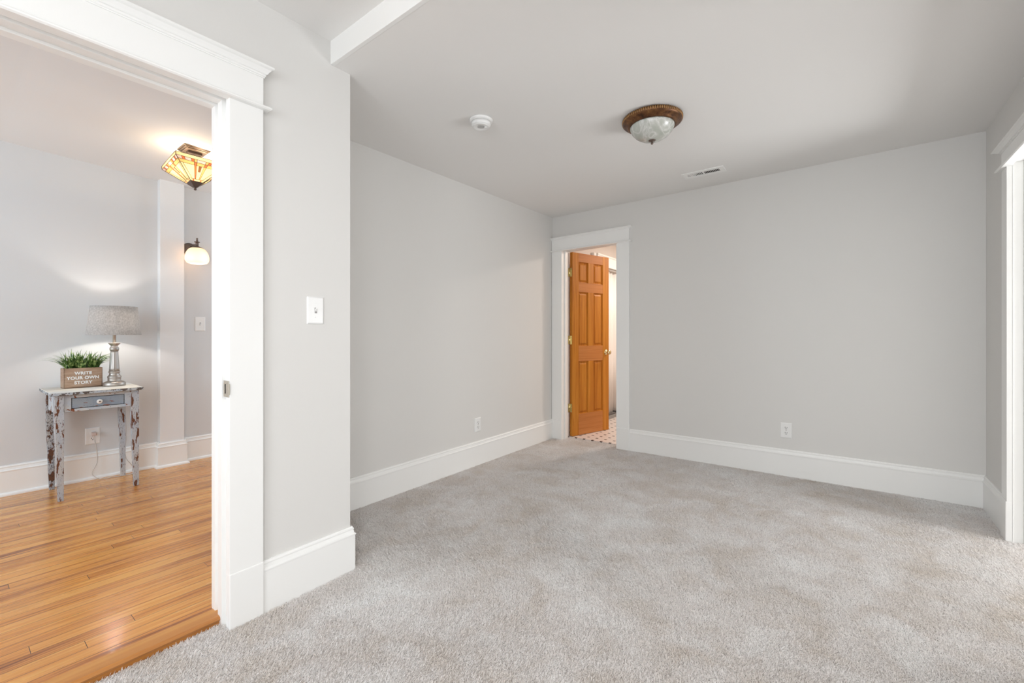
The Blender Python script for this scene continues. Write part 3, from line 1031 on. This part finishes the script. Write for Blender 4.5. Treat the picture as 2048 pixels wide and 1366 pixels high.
b = MB().lathe([(.040, 1.784), (.060, 1.770), (.076, 1.742), (.084, 1.708), (.082, 1.680), (.070, 1.660), (.045, 1.652), (0, 1.650), (0, 1.653), (.045, 1.655), (.069, 1.663), (.079, 1.684), (.081, 1.708), (.073, 1.740), (.058, 1.767), (.040, 1.781)], (ax, yc, 0), 40)
b.f = b.f[:-2]; b.m = b.m[:-2]; b.sm = b.sm[:-2]
b.build('glass_shade', M_opal, t)
MB().lathe([(0, -.024), (.014, -.018), (.020, 0), (.014, .018), (.009, .03), (0, .045)], (ax, yc, 1.715), 16).build('bulb', M_bulb, t)
l = bpy.data.lights.new('sconce_glow', 'POINT'); l.energy = 3.8; l.color = (1, .90, .80); l.shadow_soft_size = .025
o = bpy.data.objects.new('sconce_glow', l); o.location = (ax, yc, 1.680); COL.objects.link(o)

# ------------------------------------------------------------------ distressed console table
TX0, TX1, TY0, TY1, TZ = -4.395, -3.935, .428, .884, .703
t = thing('console_table', (-4.165, .66, .005), 'small distressed console table with peeling white paint on the wooden floor', 'table')
b = MB().box(TX0, TX1, TY0, TY1, TZ - .004, TZ, 0).box(TX0 - .001, TX1 + .001, TY0 - .001, TY1 + .001, TZ - .020, TZ - .003, 1)
b.build('tabletop', [M_top, M_topedge], t, bevel=.003)


def taper_leg(cx0, cy0, cx1, cy1, top, bot, zt, m):
    """square leg: straight at the apron, tapering to the foot"""
    b = MB()
    vs = []
    for (cx, cy, hw, z) in ((cx1, cy1, bot / 2, .005), (cx0, cy0, top / 2, .50), (cx0, cy0, top / 2, zt)):
        vs += [(cx - hw, cy - hw, z), (cx + hw, cy - hw, z), (cx + hw, cy + hw, z), (cx - hw, cy + hw, z)]
    fs = [(0, 1, 2, 3), (8, 9, 10, 11)]
    for i in (0, 4):
        fs += [(i + j, i + (j + 1) % 4, i + 4 + (j + 1) % 4, i + 4 + j) for j in range(4)]
    b.add(vs, fs)
    return b.build('leg', m, t, bevel=.002)


lz = TZ - .021
taper_leg(-3.987, .473, -3.998, .482, .044, .026, lz, M_leg)
taper_leg(-3.987, .846, -4.003, .858, .042, .028, lz, M_leg)
taper_leg(-4.340, .473, -4.350, .482, .040, .026, lz, M_leg_dark)
taper_leg(-4.340, .846, -4.352, .856, .040, .026, lz, M_leg)
ax0, az0 = -3.972, .572
dy0, dy1, dz0, dz1 = .528, .790, .590, .660
b = MB()
b.box(ax0 - .02, ax0, .495, dy0, az0, lz).box(ax0 - .02, ax0, dy1, .826, az0, lz)
b.box(ax0 - .02, ax0, dy0, dy1, dz1, lz).box(ax0 - .02, ax0, dy0, dy1, az0, dz0)
b.box(-4.320, -4.009, .462, .480, .56, lz).box(-4.320, -4.009, .838, .856, .56, lz).box(-4.352, -4.335, .493, .826, .56, lz)
b.build('apron', M_apron, t, bevel=.0015)
b = MB().box(ax0 - .30, ax0 - .019, dy0 + .004, dy1 - .004, dz0 + .004, dz1 - .004, 1)
b.box(ax0 - .012, ax0 - .002, dy0 + .0035, dy1 - .0035, dz0 + .0035, dz1 - .0035)
dr = b.build('drawer', [M_drawer, M_dark], t, bevel=.0015)
b = MB().box(ax0 - .022, ax0 - .012, dy0, dy1, dz0, dz1)
b.build('drawer_gap', M_dark, t)
kb = MB().lathe([(0, 0), (.007, 0), (.007, .006), (.014, .010), (.0155, .016), (.012, .020), (.005, .021)], (ax0 - .003, .6605, .6245), 24, axis='x')
kb = kb.build('knob', mat('white_porcelain', (.83, .82, .79), .2), dr)
MB().lathe([(0, .018), (.0048, .0185), (.0048, .0225), (.002, .0235), (0, .0235)], (ax0 - .003, .6605, .6245), 12, axis='x').build('knob_screw', M_bronze_dark, dr)

# ------------------------------------------------------------------ planter box
t = thing('planter_box', (-4.235, .615, TZ), 'brown wooden planter box of green grass, lettered WRITE YOUR OWN STORY, on the table', 'planter')
PR = Matrix.Translation((-4.235, .615, TZ)) @ Matrix.Rotation(math.radians(4), 4, 'Z')
pw, pd, ph = .098, .042, .136
b = MB().box(-pd, pd, -pw, pw, 0, .01)
b.box(pd - .010, pd, -pw, pw, 0, ph).box(-pd, -pd + .010, -pw, pw, 0, ph).box(-pd, pd, -pw, -pw + .010, 0, ph).box(-pd, pd, pw - .010, pw, 0, ph)
b.xf(PR); b.build('box', M_planter, t, bevel=.0015)
b = MB().box(-pd + .01, pd - .01, -pw + .01, pw - .01, ph - .03, ph - .015); b.xf(PR); b.build('foam', M_soil, t)
for s_txt, dz, sz in (('WRITE', .100, .0265), ('YOUR OWN', .068, .0265), ('STORY', .036, .0265)):
    cu = bpy.data.curves.new('lettering', 'FONT')
    cu.body = s_txt; cu.size = sz * 1.06; cu.align_x = 'CENTER'; cu.align_y = 'CENTER'; cu.extrude = .0004; cu.offset = .0011; cu.space_character = 1.08
    to = bpy.data.objects.new('tmp', cu); COL.objects.link(to)
    bpy.context.view_layer.update()
    me = bpy.data.meshes.new_from_object(to.evaluated_get(bpy.context.evaluated_depsgraph_get()))
    bpy.data.objects.remove(to)
    R_ = PR @ Matrix.Translation((pd + .0006, -.002, dz)) @ Matrix.Rotation(PI / 2, 4, 'Z') @ Matrix.Rotation(PI / 2, 4, 'X') @ Matrix.Scale(.98, 4, (1, 0, 0))
    me.transform(R_)
    me.materials.clear(); me.materials.append(M_letter)
    lo = bpy.data.objects.new('lettering', me); COL.objects.link(lo); lo.parent = t
    lo.matrix_parent_inverse = Matrix.Translation(-Vector(t.location))
rnd = random.Random(11)
b = MB()
for i in range(210):
    bx, by = rnd.uniform(-.028, .028), rnd.uniform(-.082, .082)
    az = math.atan2(by * .9 + rnd.gauss(0, .045), bx * 1.2 + rnd.gauss(0, .03))
    out = .25 + abs(by) / .082 * .55 + rnd.uniform(0, .35)
    if rnd.random() < .3: out = rnd.uniform(0, .3)
    L = rnd.uniform(.09, .155) * (1.0 if out < .8 else 1.28)
    lean = min(1.25, out * 1.15)
    w = rnd.uniform(.0034, .0056)
    p = Vector((bx, by, ph - .018)); th = lean * .35
    d2 = Vector((math.cos(az), math.sin(az), 0)); side = Vector((-math.sin(az), math.cos(az), 0))
    vs, fs = [], []
    n = 7
    for k in range(n + 1):
        u = k / n
        ww = w * (1 - u ** 2.2) * (0.75 + .5 * min(1, u * 3)) + .0002
        dirv = d2 * math.sin(th) + Vector((0, 0, 1)) * math.cos(th)
        nv = d2 * math.cos(th) - Vector((0, 0, 1)) * math.sin(th)
        vs += [p - side * ww, p + nv * ww * -.35, p + side * ww]
        p = p + dirv * (L / n)
        th += lean * 1.25 / n
    for k in range(n):
        a = k * 3
        fs += [(a, a + 1, a + 4, a + 3), (a + 1, a + 2, a + 5, a + 4)]
    b.add(vs, fs, 0, True)
b.xf(PR)
b.v = [(max(x, XW + .012), y, z) for x, y, z in b.v]
o = b.build('grass_leaves', M_leaf, t)

# ------------------------------------------------------------------ table lamp
lx, ly = -4.180, .775
t = thing('table_lamp', (lx, ly, TZ), 'lit table lamp with brushed nickel column base and grey linen shade', 'lamp')
z = TZ
MB().lathe([(0, 0), (.061, 0), (.063, .004), (.063, .022), (.058, .027), (.050, .032), (.038, .036), (.035, .042), (.037, .048), (.036, .056),
            (.039, .062), (.038, .068), (.032, .074), (.027, .086), (.031, .096), (.033, .100), (.030, .104), (0, .104)], (lx, ly, z), 48).build('base', M_steel, t)
flute = lambda a, r, zz: 1 - .05 * (0.5 + .5 * math.cos(a * 12)) ** 2
MB().lathe([(0, .102), (.0290, .102), (.0285, .125), (.0250, .180), (.0215, .235), (.0205, .250), (0, .250)], (lx, ly, z), 144, mod=flute).build('column', M_steel, t)
MB().lathe([(0, .248), (.0220, .249), (.0255, .256), (.0265, .264), (.0255, .272), (.0215, .277), (.0195, .283), (.0210, .289), (.0300, .298), (.0335, .304), (.0330, .307), (.012, .306), (0, .306)], (lx, ly, z), 40).build('collar', M_steel, t)
MB().tube([(lx, ly, z + .30), (lx, ly, z + .46)], .0095, 16).build('neck', M_steel, t)
zb, zt, rb, rt_ = 1.066, 1.270, .150, .128
b = MB().lathe([(rb, zb), (rb - .0002, zb + .004), (rt_ + .0002, zt - .004), (rt_, zt), (rt_ - .002, zt), (rb - .002, zb), (rb, zb)], (lx, ly, 0), 72)
b.f = b.f[:-2]; b.m = b.m[:-2]; b.sm = b.sm[:-2]
b.build('lamp_shade', M_linen, t)
b = MB()
ring = lambda r, zz: [(lx + r * math.cos(a), ly + r * math.sin(a), zz) for a in [2 * PI * i / 40 for i in range(41)]]
b.tube(ring(rt_ - .003, zt - .004), .0015, 6)
for a in (0.3, 0.3 + 2 * PI / 3, .3 + 4 * PI / 3):
    b.tube([(lx, ly, zt - .02), (lx + (rt_ - .003) * math.cos(a), ly + (rt_ - .003) * math.sin(a), zt - .004)], .0013, 6)
b.build('shade_frame', M_steel, t)
MB().lathe([(0, -.030), (.020, -.022), (.028, 0), (.020, .026), (.013, .040), (.013, -.0), (.0, .06)], (lx, ly, 1.175), 18).build('bulb', M_bulb, t)
l = bpy.data.lights.new('lamp_glow', 'POINT'); l.energy = 12.0; l.color = (1, .92, .84); l.shadow_soft_size = .03
o = bpy.data.objects.new('lamp_glow', l); o.location = (lx, ly, 1.165); COL.objects.link(o)
# cord: from the lamp foot over the table's back edge, down behind the leg, across the floor, up to the outlet
def smooth(pts, n=8):
    P = [Vector(p) for p in pts]; P = [P[0]] + P + [P[-1]]; out = []
    for i in range(1, len(P) - 2):
        for k in range(n):
            u = k / n
            out.append(.5 * ((2 * P[i]) + (-P[i - 1] + P[i + 1]) * u + (2 * P[i - 1] - 5 * P[i] + 4 * P[i + 1] - P[i + 2]) * u * u + (-P[i - 1] + 3 * P[i] - 3 * P[i + 1] + P[i + 2]) * u ** 3))
    return out + [P[-2]]


path = [(-4.245, .800, TZ + .004), (-4.33, .84, TZ + .004), (-4.395, .868, TZ + .003), (-4.412, .874, TZ - .03), (-4.409, .880, .50), (-4.404, .884, .303), (-4.392, .878, .145),
        (-4.378, .910, .072), (-4.370, .934, .030), (-4.355, .93, .009), (-4.333, .895, .008), (-4.352, .80, .008), (-4.362, .735, .009), (-4.372, .700, .036), (-4.376, .690, .070),
        (-4.388, .716, .125), (-4.396, .7205, .18), (-4.392, .713, .247), (-4.392, .705, .300), (-4.397, .703, .330)]
MB().tube(smooth(path, 7), .0028, 8).build('cord', M_cord, t)
b = MB().box(-4.423, -4.392, .690, .716, .326, .352)
b.build('plug', mat('pink_beige_plug', (.62, .50, .46), .4), t, bevel=.004)

# ------------------------------------------------------------------ light inside the bathroom (vanity light, outside the frame)
t = thing('vanity_light', (-1.3, 5.2, 2.2), 'round white ceiling light of the bathroom', 'ceiling light')
MB().lathe([(0, 0), (.14, 0), (.14, -.02), (.12, -.05), (.07, -.075), (0, -.08)], (-1.35, 5.2, 2.36), 32).build('glass_bowl', M_opal, t)
MB().lathe([(.155, .0), (.155, -.012), (.14, -.012), (.14, 0)], (-1.35, 5.2, 2.36), 32).build('rim', M_steel, t)
l = bpy.data.lights.new('vanity_glow', 'AREA'); l.shape = 'DISK'; l.size = .3; l.energy = 17; l.color = (1, .88, .78)
o = bpy.data.objects.new('vanity_glow', l); o.location = (-1.35, 5.2, 2.27); COL.objects.link(o)

# added light behind the camera, shaped as a ceiling fixture to brighten the carpet
t = thing('ceiling_light', (-.1, -.3, 2.2), 'added unseen flush light with bronze ring behind the camera, brightening the carpet', 'ceiling light')
fz = tilt(-.1, -.3, ZU)
MB().lathe([(0, 0), (.150, 0), (.150, -.004), (.163, -.008), (.160, -.024), (.150, -.032), (.136, -.037), (.132, -.045), (.124, -.049)], (-.1, -.3, fz), 48).build('ring', M_bronze, t)
MB().lathe([(.121, -.043), (.119, -.055), (.109, -.076), (.091, -.096), (.066, -.112), (.036, -.121), (0, -.124)], (-.1, -.3, fz), 48).build('glass_bowl', M_opal, t)
l = bpy.data.lights.new('carpet_fill', 'AREA'); l.shape = 'DISK'; l.size = .34; l.energy = 12; l.color = (1, .985, .97)
o = bpy.data.objects.new('carpet_fill', l); o.location = (-.1, -.3, fz - .14); COL.objects.link(o)

# ------------------------------------------------------------------ carpet pile: leaning yarn tufts
def pile():
    rng = np.random.default_rng(5)
    def grid(x0, x1, y0, y1, s):
        nx, ny = int((x1 - x0) / s), int((y1 - y0) / s)
        gx, gy = np.meshgrid((np.arange(nx) + .5) * (x1 - x0) / nx + x0, (np.arange(ny) + .5) * (y1 - y0) / ny + y0)
        p = np.stack([gx.ravel(), gy.ravel()], 1)
        return p + rng.uniform(-.5, .5, p.shape) * s, np.full(len(p), s)
    P, s = grid(XL, XR + .9, YJ0, 4.0, .0035)
    x, y = P[:, 0], P[:, 1]
    e = .017
    ok = (x > XF) & (x < XR - e) & (y < YE + .02)
    ok |= (x > -1.878) & (x <= XF) & (y < .650)
    ok |= (x > XL + e) & (x < XR - e) & (y > YE + e) & (y < YB - e)
    ok |= (x > -2.312) & (x < -1.742) & (y >= YB - e)
    ok |= (x >= XR - e) & (y > 2.22) & (y < 3.338)
    P, s = P[ok], s[ok]
    # skip those under the casing and baseboard of the left wall
    keep = ~((P[:, 0] < XF + .026) & (P[:, 0] > XF - .001) & (P[:, 1] > .652) & (P[:, 1] < YE + .017))
    keep &= ~((P[:, 1] > YB - .026) & (P[:, 1] < YB) & ((P[:, 0] < -2.318) | ((P[:, 0] > -1.742) & (P[:, 0] < -1.6))))
    P, s = P[keep], s[keep]
    n = len(P)
    x, y = P[:, 0], P[:, 1]
    # slow fields: direction and amount of lean (footprints, vacuum strokes)
    f1 = np.sin(x * 2.3 + 1.7 * np.sin(y * 1.9 + .5)) + .7 * np.sin(y * 3.1 - 1.3 * x + .8) + .5 * np.sin(5.3 * x + 4.1 * y + 2 * np.sin(3 * y))
    th = 2.3 + .9 * f1 + rng.normal(0, 1.0, n)
    lean = .0070 + .0013 * f1 + np.abs(rng.normal(0, .003, n))
    h = .0082 + rng.normal(0, .0015, n)
    w = s * rng.uniform(.42, .68, n)
    a = rng.uniform(0, PI, n)
    zb = (1 - 0) * (.0042 * (x + 1) + .0057 * (y - 2.5)) - .0095
    V = np.zeros((n, 4, 3))
    cx_, sx2 = np.cos(a) * w, np.sin(a) * w
    lx_, ly_ = np.cos(th) * lean, np.sin(th) * lean
    V[:, 0] = np.stack([x - cx_, y - sx2, zb], 1)
    V[:, 1] = np.stack([x + cx_, y + sx2, zb], 1)
    V[:, 2] = np.stack([x + lx_ + cx_ * .45, y + ly_ + sx2 * .45, zb + h], 1)
    V[:, 3] = np.stack([x + lx_ - cx_ * .45, y + ly_ - sx2 * .45, zb + h * .97], 1)
    me = bpy.data.meshes.new('carpet_pile')
    me.vertices.add(4 * n); me.loops.add(4 * n); me.polygons.add(n)
    me.vertices.foreach_set('co', V.ravel())
    me.loops.foreach_set('vertex_index', np.arange(4 * n, dtype=np.int32))
    me.polygons.foreach_set('loop_start', np.arange(0, 4 * n, 4, dtype=np.int32))
    me.update(calc_edges=True)
    me.materials.append(M_pile)
    o = bpy.data.objects.new('carpet_pile', me); COL.objects.link(o)
    return o


tag(pile(), 'plush light grey-beige carpet pile covering the room floor wall to wall', 'carpet', None, 'stuff')
